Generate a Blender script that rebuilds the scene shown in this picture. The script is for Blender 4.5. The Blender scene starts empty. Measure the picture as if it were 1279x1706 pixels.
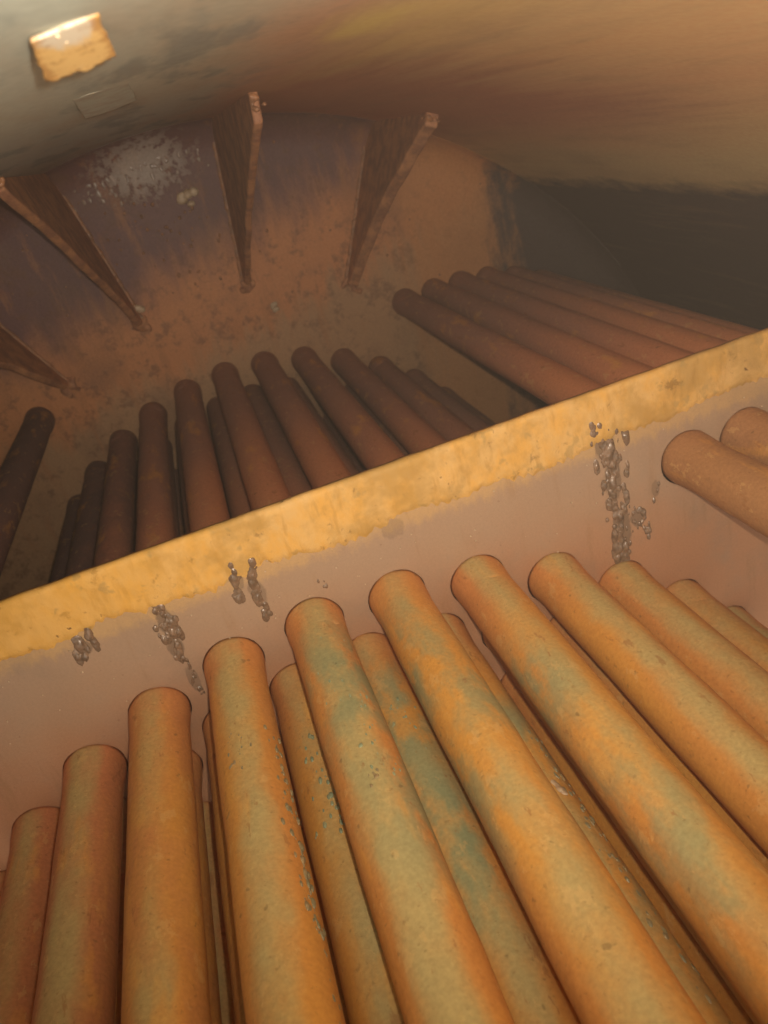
import bpy, bmesh, math, random
from mathutils import Vector, Matrix, noise
S = bpy.context.scene
COL = S.collection
R = math.radians
random.seed(7)

# ------------------------------------------------------------------ camera
ZC = 3.2                                   # height of the phone inside the drum (drum bottom at about 0)
RIGHT = Vector((0.93174, -0.26767, -0.24539))
DOWN = Vector((-0.33885, -0.39793, -0.85254))
FWD = Vector((0.13055, 0.87750, -0.46147))
cam_d = bpy.data.cameras.new('camera')
cam = bpy.data.objects.new('camera', cam_d)
COL.objects.link(cam)
M = Matrix((RIGHT, -DOWN, -FWD)).transposed().to_4x4()
M.translation = (0, 0, ZC)
cam.matrix_world = M
cam_d.sensor_fit = 'VERTICAL'
cam_d.sensor_height = 36
cam_d.lens = 36 * 1290 / 1706
cam_d.clip_start = 0.01
cam_d.clip_end = 100
cam_d.dof.use_dof = True
cam_d.dof.focus_distance = 0.95
cam_d.dof.aperture_fstop = 6.5
S.camera = cam

# ------------------------------------------------------------------ world: ambient fill added to lift shadows, entering by the drum end left open
w = bpy.data.worlds.new('World')
S.world = w
w.use_nodes = True
bg = w.node_tree.nodes['Background']
bg.inputs[0].default_value = (1, 0.90, 0.74, 1)
bg.inputs[1].default_value = 1.5

# ------------------------------------------------------------------ the phone's flash, just beside the lens
fl = bpy.data.lights.new('phone_flash', 'SPOT')
fl.energy = 40
fl.color = (1.0, 0.92, 0.76)
fl.shadow_soft_size = 0.008
fl.spot_size = R(136)
fl.spot_blend = 1.0
flo = bpy.data.objects.new('phone_flash', fl)
COL.objects.link(flo)
aim = Vector((0.29, 1.0, -0.10)).normalized()
flo.rotation_euler = aim.to_track_quat('-Z', 'Y').to_euler()
flo.location = Vector((0.036, -0.012, ZC + 0.012))
S.view_settings.view_transform = 'Standard'
S.view_settings.look = 'None'
S.view_settings.exposure = 0.12
S.view_settings.gamma = 1.0

# ------------------------------------------------------------------ measures (metres, seen from the phone at x=0, y=0, z=ZC)
CX, CZ = 0.025, ZC - 1.53      # drum axis
RS = 1.60                      # drum inner radius
YN, TN = 1.0, 0.014            # tube support plate: front face, thickness
YF = 2.56                      # inner face of the far end plate
ZTOP = ZC - 0.461              # top edge of the support plate
TR = 0.0425                    # tube radius


def at(px, py, y):
    """the point of the plane Y=y that the photo shows at pixel px, py"""
    d = RIGHT * (px - 639.5) + DOWN * (py - 853) + FWD * 1290
    d = d * (y / d.y)
    return Vector((d.x, d.y, d.z + ZC))


def on_shell(px, py):
    d = RIGHT * (px - 639.5) + DOWN * (py - 853) + FWD * 1290
    cz = CZ - ZC
    A = d.x * d.x + d.z * d.z
    B = -(d.x * CX + d.z * cz)
    K = CX * CX + cz * cz - RS * RS
    t = (-B + math.sqrt(B * B - A * K)) / A
    p = d * t
    return Vector((p.x, p.y, p.z + ZC))


def lin(r, g, b):
    f = lambda c: (c / 255 / 12.92) if c < 10.3 else ((c / 255 + 0.055) / 1.055) ** 2.4
    return (f(r), f(g), f(b), 1)


# ------------------------------------------------------------------ node helpers
class NT:
    def __init__(self, name):
        self.m = bpy.data.materials.new(name)
        self.m.use_nodes = True
        self.t = self.m.node_tree
        self.b = self.t.nodes['Principled BSDF']
        g = self.t.nodes.new('ShaderNodeNewGeometry')
        self.pos = g.outputs['Position']
        self.nrm = g.outputs['Normal']
        s = self.t.nodes.new('ShaderNodeSeparateXYZ')
        self.t.links.new(self.pos, s.inputs[0])
        self.x, self.y, self.z = s.outputs

    def put(self, sock, v):
        if isinstance(v, bpy.types.NodeSocket):
            self.t.links.new(v, sock)
        elif isinstance(v, (tuple, list)) and len(v) == 3 and sock.type == 'RGBA':
            sock.default_value = (*v, 1)
        else:
            sock.default_value = v

    def math(self, op, a, b=None, c=None, clamp=False):
        n = self.t.nodes.new('ShaderNodeMath')
        n.operation = op
        n.use_clamp = clamp
        for i, v in enumerate((a, b, c)):
            if v is not None:
                self.put(n.inputs[i], v)
        return n.outputs[0]

    def vec(self, x, y, z):
        n = self.t.nodes.new('ShaderNodeCombineXYZ')
        for i, v in enumerate((x, y, z)):
            self.put(n.inputs[i], v)
        return n.outputs[0]

    def noise(self, scale, detail=4, rough=0.55, vec=None, stretch=None, off=0.0, dist=0.0):
        n = self.t.nodes.new('ShaderNodeTexNoise')
        n.inputs['Scale'].default_value = scale
        n.inputs['Detail'].default_value = detail
        n.inputs['Roughness'].default_value = rough
        n.inputs['Distortion'].default_value = dist
        v = vec or self.pos
        if stretch or off:
            mp = self.t.nodes.new('ShaderNodeMapping')
            mp.inputs['Scale'].default_value = stretch or (1, 1, 1)
            mp.inputs['Location'].default_value = (off, off * 1.7, off * 0.6)
            self.t.links.new(v, mp.inputs[0])
            v = mp.outputs[0]
        self.t.links.new(v, n.inputs['Vector'])
        return n.outputs['Fac']

    def step(self, v, lo, hi):
        n = self.t.nodes.new('ShaderNodeMapRange')
        n.interpolation_type = 'SMOOTHSTEP'
        self.put(n.inputs[0], v)
        n.inputs[1].default_value = lo
        n.inputs[2].default_value = hi
        n.inputs[3].default_value = 0
        n.inputs[4].default_value = 1
        if lo > hi:
            n.inputs[1].default_value = hi
            n.inputs[2].default_value = lo
            n.inputs[3].default_value = 1
            n.inputs[4].default_value = 0
        return n.outputs[0]

    def mix(self, f, a, b, mode='MIX'):
        n = self.t.nodes.new('ShaderNodeMix')
        n.data_type = 'RGBA'
        n.blend_type = mode
        self.put(n.inputs[0], f)
        self.put(n.inputs[6], a)
        self.put(n.inputs[7], b)
        return n.outputs[2]

    def ramp(self, f, stops):
        n = self.t.nodes.new('ShaderNodeValToRGB')
        e = n.color_ramp.elements
        while len(e) < len(stops):
            e.new(0.5)
        for el, (p, c) in zip(e, stops):
            el.position = p
            el.color = c
        self.put(n.inputs[0], f)
        return n.outputs[0]

    def blob(self, p, r0, r1, stretch=(1, 1, 1)):
        """1 at p, 0 further than r1"""
        s = self.t.nodes.new('ShaderNodeVectorMath')
        s.operation = 'SUBTRACT'
        self.t.links.new(self.pos, s.inputs[0])
        s.inputs[1].default_value = p
        m = self.t.nodes.new('ShaderNodeVectorMath')
        m.operation = 'MULTIPLY'
        self.t.links.new(s.outputs[0], m.inputs[0])
        m.inputs[1].default_value = stretch
        l = self.t.nodes.new('ShaderNodeVectorMath')
        l.operation = 'LENGTH'
        self.t.links.new(m.outputs[0], l.inputs[0])
        return self.step(l.outputs['Value'], r1, r0)

    def done(self, color, rough=0.7, bump=None, strength=0.3, dist=0.002, spec=0.35, metal=0.0):
        self.put(self.b.inputs['Base Color'], color)
        self.put(self.b.inputs['Roughness'], rough)
        self.put(self.b.inputs['Specular IOR Level'], spec)
        self.put(self.b.inputs['Metallic'], metal)
        if bump is not None:
            n = self.t.nodes.new('ShaderNodeBump')
            n.inputs['Strength'].default_value = strength
            n.inputs['Distance'].default_value = dist
            self.put(n.inputs['Height'], bump)
            self.t.links.new(n.outputs[0], self.b.inputs['Normal'])
        return self.m


# ------------------------------------------------------------------ materials
def mat_tube():
    k = NT('rusty_tube')
    nz = k.t.nodes.new('ShaderNodeSeparateXYZ')
    k.t.links.new(k.nrm, nz.inputs[0])
    up = nz.outputs[2]
    big = k.noise(5.0, 3, 0.5, stretch=(1.6, 0.4, 1.6))
    mid = k.noise(24, 5, 0.6, stretch=(1, 0.5, 1), off=3)
    fine = k.noise(190, 4, 0.65)
    ochre = lin(204, 144, 66)
    orange = lin(198, 134, 70)
    red = lin(182, 116, 80)
    c = k.mix(k.step(big, 0.35, 0.62), ochre, orange)
    # redder scale towards the left of the bank, and beyond the support plate
    sx = k.math('ADD', k.x, k.math('MULTIPLY', k.math('SUBTRACT', mid, 0.5), 0.35))
    c = k.mix(k.math('MULTIPLY', k.step(sx, -0.12, -0.48), 0.9), c, red)
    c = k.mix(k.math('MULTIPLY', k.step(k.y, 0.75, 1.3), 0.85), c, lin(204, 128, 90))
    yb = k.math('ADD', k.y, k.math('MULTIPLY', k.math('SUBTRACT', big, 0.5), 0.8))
    c = k.mix(k.math('MULTIPLY', k.step(yb, 1.2, 2.2), 0.85), c, lin(148, 110, 98))  # far ends darkened: fall-off of the flash painted into the colour
    # darker tone on the far left tubes
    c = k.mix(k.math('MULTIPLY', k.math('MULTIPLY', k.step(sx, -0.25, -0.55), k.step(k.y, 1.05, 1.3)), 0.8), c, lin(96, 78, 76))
    # the bank above the old water level is plain brown
    c = k.mix(k.math('MULTIPLY', k.math('MULTIPLY', k.step(k.z, ZC - 0.69, ZC - 0.65), k.step(k.x, 0.55, 0.6)), k.math('MULTIPLY', k.step(k.y, 1.3, 1.0), 0.85)), c, lin(158, 114, 78))
    # grey-green silt that has settled on the crown of each tube
    n2 = k.math('ADD', up, k.math('MULTIPLY', k.math('SUBTRACT', mid, 0.5), 0.5))
    n2 = k.math('ADD', n2, k.math('MULTIPLY', k.math('SUBTRACT', big, 0.5), 0.7))
    silt = k.step(n2, 0.72, 1.12)
    silt = k.math('MULTIPLY', silt, k.step(k.y, 1.5, 0.9))
    silt = k.math('MULTIPLY', silt, k.math('SUBTRACT', 1.0, k.math('MULTIPLY', k.step(k.z, ZC - 0.69, ZC - 0.65), k.step(k.x, 0.55, 0.6))))
    c = k.mix(k.math('MULTIPLY', silt, 0.85), c, lin(176, 160, 108))
    # verdigris patches near the middle of the bank
    g1 = k.blob((0.05, 0.80, ZC - 0.66), 0.02, 0.17, (1.0, 0.75, 0.5))
    g2 = k.blob((0.19, 0.70, ZC - 0.68), 0.02, 0.12, (1.0, 0.8, 0.5))
    g3 = k.blob((0.06, 0.60, ZC - 0.70), 0.02, 0.14, (1.2, 0.6, 0.5))
    g4 = k.blob((0.22, 0.45, ZC - 0.66), 0.02, 0.16, (1.4, 0.5, 0.5))
    g = k.math('MAXIMUM', k.math('MAXIMUM', g1, g2), k.math('MAXIMUM', g3, k.math('MULTIPLY', g4, 0.6)))
    g = k.math('MULTIPLY', g, k.step(mid, 0.38, 0.60))
    c = k.mix(k.math('MULTIPLY', g, 0.8), c, lin(128, 138, 104))
    # bright yellow-orange bare streaks
    st = k.noise(9, 4, 0.6, stretch=(2.2, 0.7, 2.2), off=9)
    c = k.mix(k.math('MULTIPLY', k.step(st, 0.56, 0.72), 0.5), c, lin(222, 158, 74))
    # soot in specks
    sp = k.noise(75, 2, 0.5, off=5)
    c = k.mix(k.math('MULTIPLY', k.step(sp, 0.70, 0.76), 0.4), c, lin(92, 74, 48))
    c = k.mix(0.22, c, k.ramp(fine, [(0.3, (0.2, 0.2, 0.2, 1)), (0.7, (0.8, 0.8, 0.8, 1))]), 'OVERLAY')
    fl = k.noise(42, 6, 0.7, stretch=(1, 0.6, 1), off=17)
    flk = k.step(fl, 0.60, 0.625)
    c = k.mix(k.math('MULTIPLY', flk, 0.32), c, lin(214, 172, 110))
    fd = k.step(k.noise(34, 7, 0.72, stretch=(1.2, 0.45, 1.2), off=41), 0.625, 0.645)
    c = k.mix(k.math('MULTIPLY', fd, 0.5), c, lin(150, 98, 56))
    pits = k.step(k.noise(130, 3, 0.6, off=21), 0.64, 0.70)
    c = k.mix(k.math('MULTIPLY', pits, 0.3), c, lin(120, 84, 46))
    h = k.math('ADD', k.math('MULTIPLY', mid, 1.0), k.math('MULTIPLY', fine, 0.25))
    h = k.math('SUBTRACT', k.math('ADD', h, k.math('MULTIPLY', flk, 0.18)), k.math('MULTIPLY', pits, 0.25))
    rough = k.math('ADD', 0.50, k.math('MULTIPLY', mid, 0.3))
    return k.done(c, rough, h, 0.35, 0.003, 0.3)


def mat_plate():
    k = NT('support_plate_steel')
    big = k.noise(2.3, 3, 0.5)
    mid = k.noise(16, 5, 0.6)
    fine = k.noise(260, 3, 0.6)
    c = k.mix(k.step(big, 0.3, 0.7), lin(168, 134, 104), lin(160, 132, 110))
    low = k.math('ADD', k.z, k.math('MULTIPLY', k.math('SUBTRACT', mid, 0.5), 0.12))
    c = k.mix(k.math('MULTIPLY', k.step(low, ZC - 0.58, ZC - 0.80), 0.85), c, lin(172, 120, 86))
    c = k.mix(k.math('MULTIPLY', k.step(mid, 0.56, 0.75), 0.3), c, lin(160, 130, 108))
    lap = k.math('ADD', k.z, k.math('MULTIPLY', k.math('SUBTRACT', k.noise(60, 5, 0.7, stretch=(1, 1, 0.5)), 0.5), 0.06))
    c = k.mix(k.math('MULTIPLY', k.step(lap, ZC - 0.572, ZC - 0.548), 0.55), c, lin(196, 156, 100))
    # grey brown stains that ran down from the weld spatter
    wet = None
    rg = k.noise(55, 5, 0.7, stretch=(1, 1, 0.35), off=5)
    for (x, z, sx, sz, a) in STAINS:
        bl = k.blob((x, YN, z), 0.15, 1.0, (1 / sx, 1.0, 1 / sz))
        bl = k.math('MULTIPLY', k.step(k.math('ADD', bl, k.math('MULTIPLY', k.math('SUBTRACT', rg, 0.5), 1.5)), 0.35, 0.62), k.step(bl, 0.0, 0.15))
        bl = k.math('MULTIPLY', bl, a)
        wet = bl if wet is None else k.math('MAXIMUM', wet, bl)
    c = k.mix(wet, c, lin(116, 94, 76))
    rn = k.noise(30, 5, 0.65, stretch=(1, 1, 0.14), off=31)
    c = k.mix(k.math('MULTIPLY', k.step(rn, 0.55, 0.68), 0.35), c, lin(146, 108, 74))
    bl2 = k.noise(5.5, 5, 0.65, off=33)
    c = k.mix(k.math('MULTIPLY', k.step(bl2, 0.5, 0.7), 0.4), c, lin(140, 118, 98))
    spk = k.step(k.noise(110, 3, 0.6, off=23), 0.66, 0.71)
    c = k.mix(k.math('MULTIPLY', spk, 0.35), c, lin(118, 88, 66))
    c = k.mix(0.12, c, k.ramp(fine, [(0.3, (0.25, 0.25, 0.25, 1)), (0.7, (0.75, 0.75, 0.75, 1))]), 'OVERLAY')
    h = k.math('ADD', mid, k.math('MULTIPLY', fine, 0.3))
    return k.done(c, 0.62, h, 0.22, 0.002, 0.35)


def mat_scum():
    k = NT('ochre_scum')
    mid = k.noise(22, 5, 0.65, stretch=(1, 1, 0.6))
    run = k.noise(60, 4, 0.6, stretch=(1, 1, 0.25), off=2)
    fine = k.noise(230, 4, 0.65)
    c = k.mix(k.step(mid, 0.33, 0.62), lin(216, 162, 80), lin(212, 168, 104))
    c = k.mix(k.math('MULTIPLY', k.step(run, 0.52, 0.70), 0.65), c, lin(186, 140, 72))
    ol = k.noise(7, 5, 0.65, off=15)
    c = k.mix(k.math('MULTIPLY', k.step(ol, 0.48, 0.64), 0.65), c, lin(168, 130, 68))
    db = k.noise(28, 6, 0.7, off=51)
    c = k.mix(k.math('MULTIPLY', k.step(db, 0.60, 0.68), 0.6), c, lin(128, 94, 48))
    c = k.mix(k.math('MULTIPLY', k.step(k.x, 0.0, -0.3), 0.4), c, lin(220, 160, 56))
    c = k.mix(k.math('MULTIPLY', k.step(k.noise(34, 3, 0.55, off=7), 0.60, 0.70), 0.5), c, lin(158, 130, 80))
    pit = k.noise(90, 2, 0.5, off=11)
    c = k.mix(k.math('MULTIPLY', k.math('MULTIPLY', k.step(pit, 0.66, 0.74), k.step(mid, 0.52, 0.62)), 0.8), c, lin(96, 62, 34))
    h = k.math('SUBTRACT', k.math('ADD', mid, k.math('MULTIPLY', fine, 0.35)), k.math('MULTIPLY', k.math('MULTIPLY', k.step(pit, 0.62, 0.74), k.step(mid, 0.5, 0.6)), 0.6))
    return k.done(c, 0.66, h, 0.5, 0.003, 0.3)


def mat_shell():
    k = NT('drum_shell')
    th = k.math('MULTIPLY', k.math('ARCTAN2', k.math('SUBTRACT', k.x, CX), k.math('SUBTRACT', k.z, CZ)), 57.2958)
    sv = k.vec(k.math('MULTIPLY', th, 0.05), k.math('MULTIPLY', k.y, 0.55), 0.0)
    warp = k.noise(2.6, 4, 0.55, vec=sv)
    streak = k.noise(6.0, 4, 0.6, vec=k.vec(k.math('MULTIPLY', th, 0.10), k.math('MULTIPLY', k.y, 0.32), 3.0))
    fine = k.noise(120, 4, 0.6)
    t2 = k.math('ADD', th, k.math('MULTIPLY', k.math('SUBTRACT', warp, 0.5), 9.0))
    f = k.math('DIVIDE', k.math('ADD', t2, 60.0), 110.0)
    P = lambda d: (d + 60) / 110
    c = k.ramp(f, [
        (P(-55), lin(110, 98, 88)), (P(-20), lin(126, 108, 96)), (P(-8), lin(172, 170, 156)), (P(-2), lin(178, 180, 166)), (P(2.5), lin(176, 168, 148)),
        (P(5.5), lin(196, 154, 122)), (P(9), lin(214, 182, 122)), (P(14), lin(222, 186, 134)), (P(19), lin(226, 182, 128)),
        (P(26), lin(222, 172, 122)), (P(33), lin(222, 184, 128)), (P(38.5), lin(214, 186, 132)), (P(49), lin(170, 142, 98))])
    mo = k.noise(4.0, 4, 0.55, vec=k.vec(k.math('MULTIPLY', th, 0.07), k.math('MULTIPLY', k.y, 0.7), 7.0))
    c = k.mix(k.math('MULTIPLY', k.step(mo, 0.45, 0.75), 0.4), c, lin(164, 130, 98))
    mo2 = k.noise(4.0, 6, 0.6, vec=k.vec(k.math('MULTIPLY', th, 0.08), k.math('MULTIPLY', k.y, 0.8), 17.0))
    c = k.mix(k.math('MULTIPLY', k.step(mo2, 0.50, 0.64), k.math('MULTIPLY', k.step(th, 8, 2), 0.6)), c, lin(118, 124, 122))
    # red scale further down the drum
    ry = k.math('ADD', k.y, k.math('MULTIPLY', k.math('SUBTRACT', streak, 0.5), 0.8))
    c = k.mix(k.math('MULTIPLY', k.step(ry, 0.95, 1.55), k.math('MULTIPLY', k.step(th, 3, 10), k.math('MULTIPLY', k.step(th, 38, 26), 0.7))), c, lin(196, 120, 94))
    # yellow streak
    yb = k.math('MULTIPLY', k.step(k.math('ABSOLUTE', k.math('SUBTRACT', th, k.math('ADD', 7.4, k.math('MULTIPLY', k.math('SUBTRACT', streak, 0.5), 3)))), 1.8, 0.3), k.step(k.math('ABSOLUTE', k.math('SUBTRACT', k.y, 0.80)), 0.16, 0.03))
    c = k.mix(k.math('MULTIPLY', yb, 0.8), c, lin(222, 198, 118))
    # black tar below the old water level on the right side
    edge = k.math('ADD', th, k.math('MULTIPLY', k.math('SUBTRACT', k.noise(9, 5, 0.6, vec=k.vec(k.math('MULTIPLY', th, 0.06), k.y, 1.0)), 0.5), 5.0))
    c = k.mix(k.step(edge, 40.6, 43.8), c, lin(78, 66, 66))
    c = k.mix(k.math('MULTIPLY', k.step(streak, 0.5, 0.8), 0.3), c, lin(166, 136, 102))
    c = k.mix(0.18, c, k.ramp(fine, [(0.3, (0.25, 0.25, 0.25, 1)), (0.7, (0.75, 0.75, 0.75, 1))]), 'OVERLAY')
    h = k.math('ADD', streak, k.math('MULTIPLY', fine, 0.12))
    return k.done(c, 0.62, h, 0.15, 0.003, 0.3)


def mat_end():
    k = NT('end_plate_steel')
    big = k.noise(3.2, 4, 0.55)
    run = k.noise(10, 5, 0.6, stretch=(1.6, 1, 0.35), off=4)
    mid = k.noise(26, 5, 0.65)
    fine = k.noise(150, 4, 0.65)
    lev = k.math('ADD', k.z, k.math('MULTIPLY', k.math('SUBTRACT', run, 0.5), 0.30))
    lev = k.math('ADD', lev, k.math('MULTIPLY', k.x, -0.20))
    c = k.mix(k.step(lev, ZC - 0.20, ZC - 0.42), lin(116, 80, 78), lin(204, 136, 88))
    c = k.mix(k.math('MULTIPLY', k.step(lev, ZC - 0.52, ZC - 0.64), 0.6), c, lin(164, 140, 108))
    c = k.mix(k.math('MULTIPLY', k.step(mid, 0.50, 0.68), 0.55), c, lin(118, 80, 60))
    c = k.mix(k.math('MULTIPLY', k.step(big, 0.48, 0.66), 0.5), c, lin(122, 88, 70))
    c = k.mix(k.math('MULTIPLY', k.step(k.noise(14, 5, 0.65, stretch=(1.5, 1, 0.3), off=13), 0.54, 0.70), 0.5), c, lin(176, 118, 76))
    # pale crust left of the middle gusset
    cr = k.blob((-0.02, YF, ZC - 0.005), 0.03, 0.24, (1.0, 1.0, 1.5))
    cr = k.math('MULTIPLY', cr, k.step(k.math('ADD', k.noise(38, 5, 0.7, off=8), k.math('MULTIPLY', cr, 0.25)), 0.58, 0.70))
    c = k.mix(k.math('MULTIPLY', cr, 0.7), c, lin(190, 174, 160))
    c = k.mix(k.math('MULTIPLY', k.step(k.math('ADD', k.x, k.math('MULTIPLY', k.math('SUBTRACT', run, 0.5), 0.3)), 0.60, 0.78), 0.7), c, lin(202, 138, 86))
    # darker towards the right rim, joining the shell's stain
    rim = k.math('ADD', k.x, k.math('MULTIPLY', k.math('SUBTRACT', run, 0.5), 0.40))
    c = k.mix(k.step(k.math('ADD', rim, k.math('MULTIPLY', k.math('SUBTRACT', mid, 0.5), 0.12)), 0.93, 1.12), c, lin(84, 72, 70))
    c = k.mix(0.25, c, k.ramp(fine, [(0.3, (0.25, 0.25, 0.25, 1)), (0.7, (0.75, 0.75, 0.75, 1))]), 'OVERLAY')
    h = k.math('ADD', k.math('ADD', mid, k.math('MULTIPLY', fine, 0.3)), k.math('MULTIPLY', cr, 0.8))
    return k.done(c, 0.55, h, 0.45, 0.006, 0.4)


def mat_simple(name, a, b, scale, rough, bump=0.4, spec=0.4, metal=0.0, dark=None):
    k = NT(name)
    n = k.noise(scale, 5, 0.6)
    f = k.noise(scale * 6, 4, 0.65, off=3)
    c = k.mix(k.step(n, 0.35, 0.65), a, b)
    if dark:
        c = k.mix(k.math('MULTIPLY', k.step(f, 0.56, 0.68), 0.7), c, dark)
    return k.done(c, rough, k.math('ADD', n, k.math('MULTIPLY', f, 0.3)), bump, 0.003, spec, metal)


STAINS = []
for (px, py, sx, sz, a_) in [(1008, 740, 0.026, 0.05, 0.8), (1022, 800, 0.026, 0.06, 0.9), (1036, 880, 0.028, 0.07, 0.85), (1062, 862, 0.022, 0.03, 0.8), (1092, 815, 0.012, 0.022, 0.7),
                            (392, 965, 0.016, 0.035, 0.6), (428, 985, 0.018, 0.04, 0.6), (278, 1035, 0.022, 0.04, 0.8), (292, 1078, 0.018, 0.03, 0.8), (322, 1130, 0.014, 0.04, 0.7),
                            (138, 1082, 0.022, 0.024, 0.75), (655, 880, 0.03, 0.03, 0.35)]:
    p_ = at(px, py, YN)
    STAINS.append((p_.x, p_.z, sx, sz, a_))
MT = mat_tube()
MP = mat_plate()
MS = mat_scum()
MSH = mat_shell()
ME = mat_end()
MG = mat_simple('gusset_rust', lin(196, 138, 96), lin(156, 106, 80), 24, 0.65, 0.4, 0.35, 0.0, lin(138, 92, 68))
MW = mat_simple('weld_metal', lin(140, 112, 90), lin(114, 92, 74), 70, 0.24, 0.4, 0.9, 0.1, lin(96, 78, 62))
MWD = mat_simple('weld_rust', lin(178, 120, 78), lin(140, 98, 70), 40, 0.42, 0.6, 0.6)
MC = mat_simple('pale_crust', lin(206, 180, 150), lin(178, 148, 116), 50, 0.45, 0.5, 0.5)
MCR = mat_simple('grey_crust', lin(168, 142, 124), lin(132, 106, 92), 50, 0.3, 0.5, 0.7)
MK = mat_simple('dark_crust', lin(150, 126, 88), lin(126, 118, 88), 60, 0.4, 0.6, 0.6)
MGC = mat_simple('green_crust', lin(150, 152, 116), lin(132, 142, 112), 60, 0.3, 0.6, 0.7)
MCUT = mat_simple('plate_top_edge', lin(196, 150, 92), lin(170, 120, 66), 30, 0.5, 0.4)


def mat_tab():
    k = NT('yellow_tab_paint')
    n = k.noise(90, 5, 0.65, stretch=(1, 0.45, 1))
    b = k.blob((-0.017, 0.47, ZC + 0.066), 0.012, 0.062, (2.2, 1, 1.0))
    b = k.step(k.math('ADD', b, k.math('MULTIPLY', k.math('SUBTRACT', n, 0.5), 1.4)), 0.2, 0.6)
    c = k.mix(b, lin(206, 166, 104), lin(198, 182, 160))
    rb = k.blob((-0.017, 0.525, ZC + 0.058), 0.0, 0.05, (1.9, 0.55, 1.0))
    rb = k.math('ADD', k.math('SUBTRACT', 1.0, rb), k.math('MULTIPLY', k.math('SUBTRACT', k.noise(140, 5, 0.7, off=6), 0.5), 1.3))
    c = k.mix(k.math('MULTIPLY', k.step(rb, 0.62, 0.86), 0.6), c, lin(158, 104, 48))
    c = k.mix(k.math('MULTIPLY', k.step(k.noise(120, 3, 0.6, off=3), 0.58, 0.68), 0.6), c, lin(150, 104, 52))
    return k.done(c, 0.45, n, 0.25, 0.001, 0.5)


MTAB = mat_tab()
MTAB2 = mat_simple('grey_tab_paint', lin(166, 168, 152), lin(156, 146, 130), 50, 0.5, 0.5, 0.45)


# ------------------------------------------------------------------ object helpers
def obj(name, bm, mat, parent=None, smooth=True):
    me = bpy.data.meshes.new(name)
    bm.normal_update()
    bm.to_mesh(me)
    bm.free()
    me.materials.append(mat)
    if smooth:
        me.polygons.foreach_set('use_smooth', [True] * len(me.polygons))
    o = bpy.data.objects.new(name, me)
    COL.objects.link(o)
    if parent:
        o.parent = parent
    return o


def thing(name, label, cat, group=None, loc=(0, 0, 0)):
    o = bpy.data.objects.new(name, None)
    o.location = loc
    o.empty_display_size = 0.05
    COL.objects.link(o)
    tag(o, label, cat, group)
    return o


def tag(o, label, cat, group=None):
    o['label'] = label
    o['category'] = cat
    if group:
        o['group'] = group


def ring_tube(prof, seg=36, jit=0.0, seed=0, cap=True):
    """lathe about the Y axis: prof = [(y, r)], r jittered by smooth noise"""
    bm = bmesh.new()
    rows = []
    for (y, r) in prof:
        row = []
        for i in range(seg):
            a = 2 * math.pi * i / seg
            rr = r
            if jit:
                rr += jit * noise.noise(Vector((math.cos(a) * 1.6 + seed * 7.1, y * 9 + seed * 3.3, math.sin(a) * 1.6)))
                rr += jit * 0.5 * noise.noise(Vector((math.cos(a) * 4 + seed * 2.1, y * 34, math.sin(a) * 4 - seed)))
            row.append(bm.verts.new((rr * math.sin(a), y, rr * math.cos(a))))
        rows.append(row)
    for A, B in zip(rows, rows[1:]):
        for i in range(seg):
            j = (i + 1) % seg
            bm.faces.new((A[i], B[i], B[j], A[j]))
    if cap:
        bm.faces.new(rows[0])
        bm.faces.new(rows[-1][::-1])
    bmesh.ops.recalc_face_normals(bm, faces=bm.faces)
    return bm


def lumps(bm, pts, sub=2, squash=None, seed=0):
    """rounded irregular lumps, pts = [(Vector, radius)]"""
    for n, (p, r) in enumerate(pts):
        mtx = Matrix.Translation(p)
        res = bmesh.ops.create_icosphere(bm, subdivisions=sub, radius=1.0, matrix=Matrix.Identity(4))
        sx, sy, sz = squash or (1, 0.6, 1.25)
        for v in res['verts']:
            d = v.co.normalized()
            k = r * (1 + 0.38 * noise.noise(d * 1.7 + Vector((n * 5.3 + seed, seed * 2.1, n))))
            v.co = p + Vector((d.x * k * sx, d.y * k * sy, d.z * k * sz))
    return bm


def fuse(o, size):
    m = o.modifiers.new('fuse', 'REMESH')
    m.mode = 'VOXEL'
    m.voxel_size = size
    m.use_smooth_shade = True
    m2 = o.modifiers.new('soften', 'SMOOTH')
    m2.factor = 0.5
    m2.iterations = 3
    return o


# ------------------------------------------------------------------ the drum shell
def build_shell():
    bm = bmesh.new()
    NA, NY = 180, 40
    y0, y1 = -0.7, YF
    inner, outer = [], []
    for j in range(NY + 1):
        y = y0 + (y1 - y0) * j / NY
        a_, b_ = [], []
        for i in range(NA):
            a = 2 * math.pi * i / NA
            r = RS + 0.0035 * noise.noise(Vector((math.sin(a) * 3, y * 1.6, math.cos(a) * 3)))
            a_.append(bm.verts.new((r * math.sin(a), y, r * math.cos(a))))
            b_.append(bm.verts.new(((RS + 0.02) * math.sin(a), y, (RS + 0.02) * math.cos(a))))
        inner.append(a_)
        outer.append(b_)
    for j in range(NY):
        for i in range(NA):
            k = (i + 1) % NA
            bm.faces.new((inner[j][i], inner[j][k], inner[j + 1][k], inner[j + 1][i]))
            bm.faces.new((outer[j][i], outer[j + 1][i], outer[j + 1][k], outer[j][k]))
    for i in range(NA):
        k = (i + 1) % NA
        bm.faces.new((inner[0][i], outer[0][i], outer[0][k], inner[0][k]))
        bm.faces.new((inner[NY][i], inner[NY][k], outer[NY][k], outer[NY][i]))
    o = obj('boiler_shell', bm, MSH)
    o.location = (CX, 0, CZ)
    tag(o, 'rust streaked curved steel drum shell arching over the tubes, black stained on its right', 'boiler shell')
    return o


SHELL = build_shell()

# ------------------------------------------------------------------ far end plate
END = thing('end_plate', 'dark brown rusty end wall of the drum behind all the tubes', 'end plate', loc=(CX, YF, CZ))


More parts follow.
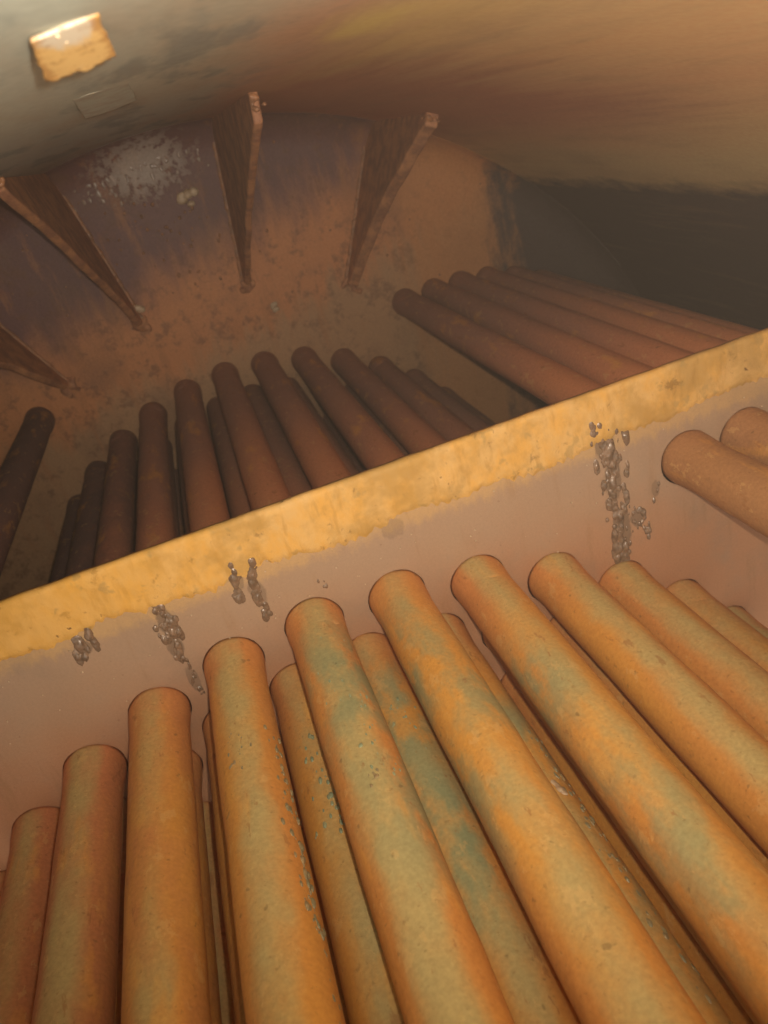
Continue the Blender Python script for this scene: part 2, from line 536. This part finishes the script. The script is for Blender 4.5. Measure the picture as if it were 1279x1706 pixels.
def build_end():
    bm = bmesh.new()
    rad = [0, 0.2, 0.4, 0.6, 0.8, 0.95, 1.1, 1.25, 1.4, 1.5] + [1.5 + 0.1 * math.sin(math.pi / 2 * q / 10) for q in range(1, 11)]
    NA = 120
    f = []
    for r in rad[1:]:
        row = []
        for i in range(NA):
            a = 2 * math.pi * i / NA
            # knuckle: the plate curves round into the shell at its rim
            q = min(1.0, max(0.0, (r - 1.5) / 0.1))
            y = -0.1 * (1 - math.sqrt(max(0.0, 1 - q * q))) + 0.003 * noise.noise(Vector((math.sin(a) * r * 4, 2, math.cos(a) * r * 4)))
            row.append(bm.verts.new((r * math.sin(a), y, r * math.cos(a))))
        f.append(row)
    cv = bm.verts.new((0, 0, 0))
    for i in range(NA):
        bm.faces.new((cv, f[0][(i + 1) % NA], f[0][i]))
    for A, B in zip(f, f[1:]):
        for i in range(NA):
            j = (i + 1) % NA
            bm.faces.new((A[i], A[j], B[j], B[i]))
    back = [bm.verts.new((1.6 * math.sin(2 * math.pi * i / NA), 0.03, 1.6 * math.cos(2 * math.pi * i / NA))) for i in range(NA)]
    for i in range(NA):
        j = (i + 1) % NA
        bm.faces.new((f[-1][i], f[-1][j], back[j], back[i]))
    bm.faces.new(back)
    bmesh.ops.recalc_face_normals(bm, faces=bm.faces)
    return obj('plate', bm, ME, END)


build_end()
EO = Vector((CX, YF, CZ))
# weld spatter and crust on the end plate
bm = bmesh.new()
pts = []
for i in range(320):
    u = random.random() ** 0.8
    px = 120 + 240 * u
    py = 315 - 105 * u + random.gauss(0, 24)
    p = at(px, py, YF - 0.003) - EO
    pts.append((p, random.uniform(0.002, 0.0075)))
lumps(bm, pts, 1, (1, 0.4, 1.6), 3)
o = fuse(obj('pale_crust', bm, MCR, END), 0.002)
o['kind'] = 'stuff'
bm = bmesh.new()
pts = []
for i in range(60):
    px, py = random.gauss(300, 75), random.gauss(380, 55)
    pts.append((at(px, py, YF - 0.003) - EO, random.uniform(0.002, 0.006)))
for i in range(40):
    px, py = random.uniform(20, 860), random.gauss(420, 70)
    pts.append((at(px, py, YF - 0.003) - EO, random.uniform(0.002, 0.0045)))
lumps(bm, pts, 1, (1, 0.6, 1.2), 8)
o = obj('weld_spatter', bm, MWD, END)
o['kind'] = 'stuff'
for (px, py, r, lab) in [(312, 330, 0.022, 'pale flaking scab left of the middle gusset'), (456, 511, 0.013, 'small pale chip below the gussets'),
                         (60, 365, 0.02, 'glossy scab left of the left gusset'), (810, 300, 0.022, 'orange lump at the right rim'), (232, 525, 0.02, 'dark scab')]:
    bm = bmesh.new()
    p = at(px, py, YF - 0.004) - EO
    lumps(bm, [(p + Vector((random.gauss(0, r * .7), 0, random.gauss(0, r * .6))), r * random.uniform(0.35, 0.75)) for _ in range(6)], 2, (1.1, 0.45, 0.9), px)
    o = obj('scab', bm, MC if r != 0.022 or px == 312 else MWD, END)
    o['label'] = lab

# ------------------------------------------------------------------ tube support plate in front
SUP = thing('tube_support_plate', 'pinkish brown steel tube plate crossing the drum, its top edge caked in ochre scum', 'tube plate', loc=(CX, YN, ZTOP))


def half_w(z):
    return math.sqrt(max(0.0, RS * RS - (z - CZ) ** 2)) - 0.004


def build_support(holes):
    """the plate as a filled outline with a clearance hole round every tube"""
    cu = bpy.data.curves.new('plate_outline', 'CURVE')
    cu.dimensions = '2D'
    cu.fill_mode = 'BOTH'
    cu.extrude = TN / 2
    h = ZTOP - CZ
    r = RS - 0.004
    a0 = math.acos(h / r)
    loops = [[(r * math.sin(a), r * math.cos(a) - h) for a in [a0 + (2 * math.pi - 2 * a0) * i / 90 for i in range(91)]]]
    for n, (x, z) in enumerate(holes):
        q = []
        for i in range(32):
            a = 2 * math.pi * i / 32
            rr = TR + 0.0048 + 0.0010 * noise.noise(Vector((math.sin(a) * 2, math.cos(a) * 2, n * 3.7)))
            q.append((x - CX + rr * math.sin(a), z - ZTOP + rr * math.cos(a) - 0.0012))
        loops.append(q)
    for lp in loops:
        sp = cu.splines.new('POLY')
        sp.points.add(len(lp) - 1)
        for p, (x, z) in zip(sp.points, lp):
            p.co = (x, z, 0, 1)
        sp.use_cyclic_u = True
    tmp = bpy.data.objects.new('plate_outline', cu)
    me = bpy.data.meshes.new_from_object(tmp)
    bm = bmesh.new()
    bm.from_mesh(me)
    for v in bm.verts:
        v.co = Vector((v.co.x, TN / 2 - v.co.z, v.co.y))
    bmesh.ops.remove_doubles(bm, verts=bm.verts, dist=1e-6)
    bmesh.ops.recalc_face_normals(bm, faces=bm.faces)
    bpy.data.objects.remove(tmp)
    bpy.data.meshes.remove(me)
    bpy.data.curves.remove(cu)
    return obj('plate', bm, MP, SUP, smooth=False)


def build_scum():
    """the caked band: a lumpy skin 2-4 mm thick with a ragged lower edge, lapping over the top"""
    bm = bmesh.new()
    hw = half_w(ZTOP) - 0.01
    NX, NZ = 700, 14
    rows = []
    for i in range(NX + 1):
        x = -hw + 2 * hw * i / NX
        wx = x + CX
        d = 0.091 - 0.014 * max(0, min(1, (wx - 0.45) / 0.3)) - 0.006 * max(0, min(1, (-wx - 0.1) / 0.2))
        d += 0.014 * noise.noise(Vector((x * 9, 0, 0))) + 0.009 * noise.noise(Vector((x * 38, 3, 0))) + 0.008 * noise.noise(Vector((x * 120, 7, 0)))
        col = []
        for j in range(NZ + 1):
            t = j / NZ
            z = -d * t + 0.003
            y = -0.0028 - 0.0022 * noise.noise(Vector((x * 30, z * 30, 1))) - 0.0012 * noise.noise(Vector((x * 110, z * 90, 4)))
            if j == 0:
                z, y = 0.0035 + 0.0012 * noise.noise(Vector((x * 25, 5, 0))), -0.0005
            if j == NZ:
                y = 0.001
            elif j == NZ - 1:
                y *= 0.7
            col.append(bm.verts.new((x, y, z)))
        ztop = col[0].co.z
        col.insert(0, bm.verts.new((x, TN * 0.55, ztop)))
        col.insert(0, bm.verts.new((x, TN + 0.001, ztop - 0.0015)))
        col.insert(0, bm.verts.new((x, TN + 0.001, -0.02)))
        rows.append(col)
    for A, B in zip(rows, rows[1:]):
        for j in range(len(A) - 1):
            bm.faces.new((A[j], A[j + 1], B[j + 1], B[j]))
    bmesh.ops.recalc_face_normals(bm, faces=bm.faces)
    return obj('scum_band', bm, MS, SUP)


build_scum()
SO = Vector((CX, YN, ZTOP))


def run(path, n, spread, r0, r1, seed, mat=MW):
    """a trickle of weld spatter down the plate: lumps scattered about a pixel path on the plate's front"""
    random.seed(seed)
    bm = bmesh.new()
    pts = []
    L = len(path) - 1
    for i in range(n):
        t = i / max(1, n - 1) * L
        k = min(int(t), L - 1)
        u = t - k
        px = path[k][0] * (1 - u) + path[k + 1][0] * u
        py = path[k][1] * (1 - u) + path[k + 1][1] * u
        s = path[k][2] * (1 - u) + path[k + 1][2] * u
        p = at(px + random.gauss(0, spread * s), py + random.gauss(0, 4), YN - 0.001) - SO
        pts.append((p, random.uniform(r0, r1)))
    lumps(bm, [(p, rr * random.uniform(0.35, 1.0)) for p, rr in pts], 2, (0.85, 0.55, 1.4), seed)
    film = [(p + Vector((0, 0.0006, 0)), rr * 1.7) for p, rr in pts[::2]]
    lumps(bm, film, 1, (0.7, 0.10, 1.8), seed + 1)
    return fuse(obj('weld_run', bm, mat, SUP), 0.0011)


run([(995, 705, 1), (1008, 745, 1.6), (1015, 775, 1.4), (1026, 830, 1.0), (1034, 890, 1.2), (1038, 925, 1.0)], 105, 9, 0.003, 0.0085, 11)
run([(1036, 838, 1), (1056, 848, 1), (1068, 870, 1), (1078, 888, 0.6)], 30, 7, 0.002, 0.006, 12)
run([(1098, 800, 1), (1090, 830, 1)], 5, 2, 0.002, 0.004, 13)
run([(380, 938, 1), (388, 950, 1), (394, 985, 1), (397, 1000, 1)], 13, 4, 0.004, 0.009, 14)
run([(412, 932, 1), (418, 955, 1), (428, 985, 0.7), (440, 1012, 0.7), (448, 1028, 0.4)], 26, 5, 0.003, 0.008, 15)
run([(258, 1000, 1), (275, 1035, 1), (288, 1060, 1.3), (296, 1092, 1)], 42, 8, 0.003, 0.007, 16)
run([(300, 1080, 1), (315, 1115, 1), (328, 1140, 1), (340, 1160, 1)], 26, 2.5, 0.002, 0.004, 17)
run([(135, 1070, 1), (142, 1085, 1.3), (136, 1100, 0.7)], 12, 7, 0.004, 0.009, 18)
run([(150, 1058, 1), (158, 1072, 1)], 7, 4, 0.004, 0.008, 19)
run([(525, 972, 1), (545, 975, 1)], 6, 4, 0.0015, 0.003, 20)
random.seed(5)
bm = bmesh.new()
pts = []
for i in range(70):
    px = random.uniform(0, 1270)
    py = 1150 - 0.356 * px + random.gauss(20, 60)
    pts.append((at(px, py, YN - 0.001) - SO, random.uniform(0.0008, 0.0018)))
lumps(bm, pts, 1, (1, 0.7, 1), 2)
o = obj('grit', bm, MC, SUP)
o['kind'] = 'stuff'

# ------------------------------------------------------------------ fire tubes
COLLAR_N = [(-0.07, TR - 0.0016), (-0.056, TR - 0.0002), (-0.044, TR + 0.0008), (-0.03, TR + 0.0018), (-0.016, TR + 0.0028), (-0.006, TR + 0.0031), (0.004, TR + 0.0030)]
COLLAR_F = [(-0.075, TR - 0.0012), (-0.06, TR + 0.0004), (-0.04, TR + 0.0018), (-0.02, TR + 0.0026), (0.004, TR + 0.0026)]
collar_n = [ring_tube(COLLAR_N, 36, 0.0012, s + 50) for s in range(4)]
NM = []
for b in collar_n:
    me = bpy.data.meshes.new('collar')
    b.to_mesh(me)
    b.free()
    me.materials.append(MT)
    me.polygons.foreach_set('use_smooth', [True] * len(me.polygons))
    NM.append(me)
b = ring_tube(COLLAR_F, 32, 0.0012, 77)
FM = bpy.data.meshes.new('collar')
b.to_mesh(FM)
b.free()
FM.materials.append(MT)
FM.polygons.foreach_set('use_smooth', [True] * len(FM.polygons))
TY0, TY1 = -0.45, YF + 0.01
NT_ = [0]
HOLES = []


def tube(x, z, label, group, front=True, back=True):
    """one fire tube along Y with its pipe and the swollen collar at each plate"""
    n = NT_[0]
    NT_[0] += 1
    HOLES.append((x, z))
    t = thing('boiler_tube', label, 'tube', group, (x, 0, z))
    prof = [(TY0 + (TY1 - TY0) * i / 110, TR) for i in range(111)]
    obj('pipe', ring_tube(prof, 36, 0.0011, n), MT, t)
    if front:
        c = bpy.data.objects.new('collar', NM[n % 4])
        COL.objects.link(c)
        c.parent = t
        c.location = (0, YN, 0)
        c.rotation_euler = (0, n * 1.3, 0)
    if back:
        c = bpy.data.objects.new('collar', FM)
        COL.objects.link(c)
        c.parent = t
        c.location = (0, YF, 0)
        c.rotation_euler = (0, n * 0.9, 0)
    return t


G1 = 'tubes of the upper arc through the tube plate'
G2 = 'tubes of the second layer showing between the upper arc'
G3 = 'deep tubes of the third layer under the arc'
G4 = 'tubes of the separate bank on the right'
row1 = {
    -5: 'dark brown tube behind the plate, between the black left tube and the arc',
    -4: 'red brown tube at the left photo edge, lowest in front of the plate',
    -3: 'red orange tube with grey left flank, second from the left photo edge',
    -2: 'rusty orange tube with its collar just below left of the thin weld trickle',
    -1: 'pale green crowned tube whose collar sits right of the thin weld trickle',
    0: 'orange tube with a blue green patch just below its collar',
    1: 'tube with yellow orange flank near its collar, next right of the blue green patched tube',
    2: 'clean ochre tube with a dark gap along its lower left side',
    3: 'smooth orange tube just left of the tube that sits under the big weld run',
    4: 'orange tube whose collar sits directly under the foot of the big grey weld run',
    5: 'partly hidden orange tube emerging right of the tube under the big weld run',
    6: 'lowest orange tube of the upper arc at the right photo edge',
}
T1 = {}
for k, lab in row1.items():
    a = R(-1.8 + 8.94 * k)
    T1[k] = tube(CX + 0.864 * math.sin(a), CZ + 0.864 * math.cos(a), lab, G1)
row2 = {
    -4: 'low red tube glimpsed between the two leftmost tubes of the arc',
    -3: 'low reddish tube sliver left of the rusty tube near the thin weld trickle',
    -2: 'brown low tube with round collar beside the end of the thin weld trickle',
    -1: 'low tube with glossy green crust lying left of the blue green patched tube',
    0: 'grey green low tube between the blue green patched tube and the yellow flanked tube',
    1: 'low ochre tube with a pale flake and purple grime, right of the yellow flanked tube',
    2: 'low orange tube sliver below the clean ochre tube and the smooth orange tube',
    3: 'low orange tube sliver below the tube under the big weld run',
    4: 'low orange tube almost hidden near the right photo edge',
}
T2 = {}
for k, lab in row2.items():
    a = R(-1.8 + 8.94 * (k + 0.5))
    T2[k] = tube(CX + 0.768 * math.sin(a), CZ + 0.768 * math.cos(a), lab, G2, back=False)
row3 = {-3: 'deepest red tube in the gap right of the red orange tube', -2: 'deepest brown tube in the gap right of the rusty tube by the thin weld trickle',
        -1: 'deepest brown tube in the gap right of the pale green crowned tube',
        2: 'deepest dark tube along the gap left of the clean ochre tube', 3: 'deepest dark tube along the gap left of the smooth orange tube'}
for k, lab in row3.items():
    a = R(-1.8 + 8.94 * k)
    tube(CX + 0.655 * math.sin(a), CZ + 0.655 * math.cos(a), lab, G3, back=False)
bank = [(0.648, -0.620, 'lone brown tube standing clear of the arc on the right, shadow under its end'),
        (0.755, -0.618, 'brown tube cut by the right photo edge just above the lone brown tube'),
        (0.852, -0.622, 'third red brown tube of the right bank, seen only behind the plate'),
        (0.950, -0.636, 'fourth red brown tube of the right bank, seen only behind the plate'),
        (1.046, -0.662, 'fifth red brown tube of the right bank, next left of the outermost'),
        (1.138, -0.702, 'outermost red brown tube of the right bank, against the black stained shell')]
for x, z, lab in bank:
    tube(x, ZC + z, lab, G4, front=x < 0.85)
tube(-0.597, ZC - 0.618, 'near black tube at the left photo edge behind the plate, apart from the arc', 'tubes of the separate bank on the left')

build_support(HOLES)


def crust(parent, name, ky, n, ang, spread, r0, r1, mat, seed, rr=TR):
    """lumps of scale stuck to a tube's skin; ang = degrees from the crown, ky = (y0, y1)"""
    random.seed(seed)
    bm = bmesh.new()
    pts = []
    for i in range(n):
        y = random.uniform(*ky)
        a = R(ang + random.gauss(0, spread))
        pts.append((Vector(((rr - 0.0006) * math.sin(a), y, (rr - 0.0006) * math.cos(a))), random.uniform(r0, r1)))
    lumps(bm, pts, 1, (0.8, 1.7, 0.8), seed)
    o = fuse(obj(name, bm, mat, parent), 0.0009)
    o['kind'] = 'stuff'
    return o


crust(T1[-1], 'scale_crust', (0.50, 0.80), 70, 66, 9, 0.0015, 0.0045, MK, 31)
crust(T2[-1], 'scale_crust', (0.66, 0.84), 60, 5, 22, 0.0015, 0.004, MGC, 32)
crust(T1[0], 'scale_crust', (0.62, 0.90), 45, 18, 20, 0.001, 0.0026, MGC, 33)
crust(T1[-1], 'scale_crust', (0.72, 0.80), 22, -8, 10, 0.001, 0.003, MK, 34)
crust(T1[0], 'scale_crust', (0.60, 0.635), 14, 8, 6, 0.001, 0.0026, MK, 35)
crust(T2[1], 'scale_crust', (0.35, 0.72), 60, 48, 8, 0.0015, 0.004, MK, 36)
crust(T2[0], 'scale_crust', (0.70, 0.84), 30, -10, 20, 0.001, 0.0028, MGC, 37)
crust(T1[-1], 'scale_crust', (0.35, 0.60), 40, 70, 8, 0.001, 0.003, MK, 38)

# pale paint flake lying on a low tube
random.seed(3)
bm = bmesh.new()
lumps(bm, [(Vector((0, i * 0.006, 0)), 0.004 + 0.0015 * (i % 2)) for i in range(4)], 2, (1, 1.3, 0.35), 5)
o = obj('paint_flake', bm, MC)
fa = R(30)
o.location = (T2[1].location.x + TR * math.sin(fa), 0.60, T2[1].location.z + TR * math.cos(fa) + 0.001)
o.rotation_euler = (0, fa, 0.2)
tag(o, 'small pale paint flake lying in the groove beside the low ochre tube', 'flake')


# ------------------------------------------------------------------ gusset stays between shell and end plate
def gusset(ang, ys, rfoot, nose, label, tt=0.022, bow=0.02):
    a = R(ang)
    t = thing('gusset_stay', label, 'gusset', 'gusset stays between shell and end plate', (CX, YF, CZ))
    rad = Vector((math.sin(a), 0, math.cos(a)))
    tan = Vector((math.cos(a), 0, -math.sin(a)))
    prof = [(0.006, RS + 0.004), (ys - YF, RS + 0.004), (ys - YF - 0.004, RS - nose)]
    N = 44
    y0, r0 = ys - YF - 0.004, RS - nose
    y1, r1 = -0.035, rfoot
    for i in range(1, N):
        u = i / N
        e = 0.008 * noise.noise(Vector((u * 9, ang, 0))) + 0.0025 * noise.noise(Vector((u * 24, ang, 5)))
        prof.append((y0 + (y1 - y0) * u + bow * math.sin(math.pi * u) + e, r0 + (r1 - r0) * u + bow * math.sin(math.pi * u) + e))
    prof += [(y1, r1), (0.006, r1)]
    bm = bmesh.new()
    A = [bm.verts.new(rad * r + Vector((0, y, 0)) + tan * (tt / 2)) for y, r in prof]
    B = [bm.verts.new(rad * r + Vector((0, y, 0)) - tan * (tt / 2)) for y, r in prof]
    bm.faces.new(A)
    bm.faces.new(B[::-1])
    for i in range(len(A)):
        j = (i + 1) % len(A)
        bm.faces.new((A[i], A[j], B[j], B[i]))
    bmesh.ops.recalc_face_normals(bm, faces=bm.faces)
    bmesh.ops.bevel(bm, geom=[e for e in bm.edges if e.calc_face_angle(0) > 1.0], offset=0.006, segments=3, affect='EDGES', profile=0.5)
    obj('web', bm, MG, t, smooth=False)
    # fillet welds: along the end plate on both sides, and a blob at the toe and the foot
    for s in (-1, 1):
        bm = bmesh.new()
        pts = []
        r = rfoot
        while r < RS - 0.01:
            pts.append((rad * r + Vector((0, -0.002, 0)) + tan * (s * (tt / 2 + 0.002)), random.uniform(0.007, 0.011)))
            r += 0.012
        lumps(bm, pts, 1, (1, 0.8, 1), ang + s)
        fuse(obj('weld_bead', bm, MWD, t), 0.004)
    bm = bmesh.new()
    pts = [(rad * (RS - 0.004 - random.uniform(0, nose * 0.5)) + Vector((0, ys - YF - 0.003 + random.gauss(0, 0.003), 0)) + tan * random.gauss(0, tt * 0.35), random.uniform(0.004, 0.008)) for _ in range(12)]
    lumps(bm, pts, 2, (1.1, 0.8, 0.9), ang)
    fuse(obj('toe_weld', bm, MWD, t), 0.003)
    bm = bmesh.new()
    pts = [(rad * (rfoot - 0.004 + random.gauss(0, 0.012)) + Vector((0, -0.008 + random.gauss(0, 0.006), 0)) + tan * random.gauss(0, tt * 0.6), random.uniform(0.007, 0.013)) for _ in range(14)]
    lumps(bm, pts, 2, (1.0, 0.8, 1.1), ang + 40)
    fuse(obj('foot_weld', bm, MG, t), 0.004)
    return t


random.seed(21)
gusset(-11.2, 1.74, 1.125, 0.02, 'rusty gusset slanting down to the right, left of the pale crust on the end wall')
gusset(6.9, 1.58, 1.13, 0.05, 'upright rusty gusset with a bright weld at its top, middle of the end wall', tt=0.018)
gusset(24.3, 2.00, 1.12, 0.03, 'dark blade shaped gusset tapering down to a point, right of the upright one', bow=0.03, tt=0.034)
gusset(-26.8, 1.80, 1.11, 0.03, 'gusset at the left photo edge with only its pointed foot in view')


# ------------------------------------------------------------------ hanging tabs on the shell
def tab(name, corners, ya, yb, depth, mat, label, grp):
    """a small plate facing the hatch, welded to the shell by its upper edge; corners in pixels, clockwise from top left"""
    P = [at(px, py, ya if i < 2 else yb) for i, (px, py) in enumerate(corners)]
    y = ya
    o0 = sum(P, Vector()) / len(P)
    t = thing(name, label, 'bracket', grp, o0)
    bm = bmesh.new()
    N, Mz = 32, 20
    F, B = [], []
    for j in range(Mz + 1):
        v = j / Mz
        rf, rb = [], []
        for i in range(N + 1):
            u = i / N
            p = P[0].lerp(P[1], u).lerp(P[3].lerp(P[2], u), v)
            p = p - o0
            sag = 0.0012 * math.sin(math.pi * u) * v
            q = p + Vector((0, 0.0008 * noise.noise(Vector((u * 5, v * 5, y * 9))), -sag))
            if j == Mz or i in (0, N):
                q += Vector((0.0012 * noise.noise(Vector((u * 11, v * 11, y + 4))), 0.0, 0.0016 * noise.noise(Vector((u * 13, v * 13, y)))))
            rf.append(bm.verts.new(q))
            rb.append(bm.verts.new(q + Vector((0, depth * 0.7, depth * 0.7))))
        F.append(rf)
        B.append(rb)
    for j in range(Mz):
        for i in range(N):
            bm.faces.new((F[j][i], F[j + 1][i], F[j + 1][i + 1], F[j][i + 1]))
            bm.faces.new((B[j][i], B[j][i + 1], B[j + 1][i + 1], B[j + 1][i]))
    rim = [(0, i) for i in range(N)] + [(j, N) for j in range(Mz)] + [(Mz, i) for i in range(N, 0, -1)] + [(j, 0) for j in range(Mz, 0, -1)]
    for a, b in zip(rim, rim[1:] + rim[:1]):
        bm.faces.new((F[a[0]][a[1]], F[b[0]][b[1]], B[b[0]][b[1]], B[a[0]][a[1]]))
    bmesh.ops.recalc_face_normals(bm, faces=bm.faces)
    bmesh.ops.bevel(bm, geom=[e for e in bm.edges if e.calc_face_angle(0) > 1.0], offset=0.0005, segments=1, affect='EDGES')
    obj('plate', bm, mat, t)
    return t, o0


def on_tab(px, py, corners, ya, yb, lift=0.0005):
    """point of the leaning face under a pixel"""
    top = (corners[0][1] + corners[1][1]) / 2
    bot = (corners[2][1] + corners[3][1]) / 2
    mx = sum(c[0] for c in corners) / 4
    v = (py + 0.36 * (px - mx) - top) / (bot - top)
    return at(px, py, ya + (yb - ya) * v - lift)


random.seed(9)
for corners, ya, yb, mat, lab, spots, r in [
        ([(50, 70), (162, 24), (195, 95), (76, 137)], 0.485, 0.56, MTAB, 'bright yellow square tab hanging from the grey shell at the top left corner',
         [(104, 46), (110, 70), (116, 78), (134, 96), (132, 104), (126, 100), (150, 92), (92, 104), (168, 76), (100, 60)], 0.0010),
        ([(120, 165), (212, 135), (228, 168), (142, 199)], 0.885, 1.10, MTAB2, 'dull grey low tab behind the bright yellow one, blending into the shell',
         [(187, 180), (182, 170), (196, 166), (176, 176), (192, 158)], 0.0016)]:
    t, o0 = tab('hanging_tab', corners, ya, yb, 0.003, mat, lab, 'tabs on the shell')
    bm = bmesh.new()
    lumps(bm, [(on_tab(px + random.gauss(0, 2), py + random.gauss(0, 2), corners, ya, yb) - o0, r * random.uniform(0.6, 1.4)) for px, py in spots for _ in (0, 1)], 2, (1.1, 0.7, 0.8), 4)
    o = obj('paint_blob', bm, MC, t)
    o['kind'] = 'stuff'


# ------------------------------------------------------------------ dusty mist hanging in the drum
bm = bmesh.new()
bmesh.ops.create_cube(bm, size=1.0)
for v in bm.verts:
    v.co = Vector((v.co.x * 5.0, v.co.y * 4.6 + 0.9, v.co.z * 5.4 + 1.55))
hm = bpy.data.materials.new('haze_air')
hm.use_nodes = True
hm.node_tree.nodes.clear()
ho = hm.node_tree.nodes.new('ShaderNodeOutputMaterial')
hv = hm.node_tree.nodes.new('ShaderNodeVolumePrincipled')
hv.inputs['Color'].default_value = (0.95, 0.76, 0.62, 1)
hv.inputs['Density'].default_value = 0.0078
hv.inputs['Anisotropy'].default_value = 0.0
hm.node_tree.links.new(hv.outputs[0], ho.inputs['Volume'])
o = obj('haze', bm, hm, smooth=False)
o['kind'] = 'stuff'
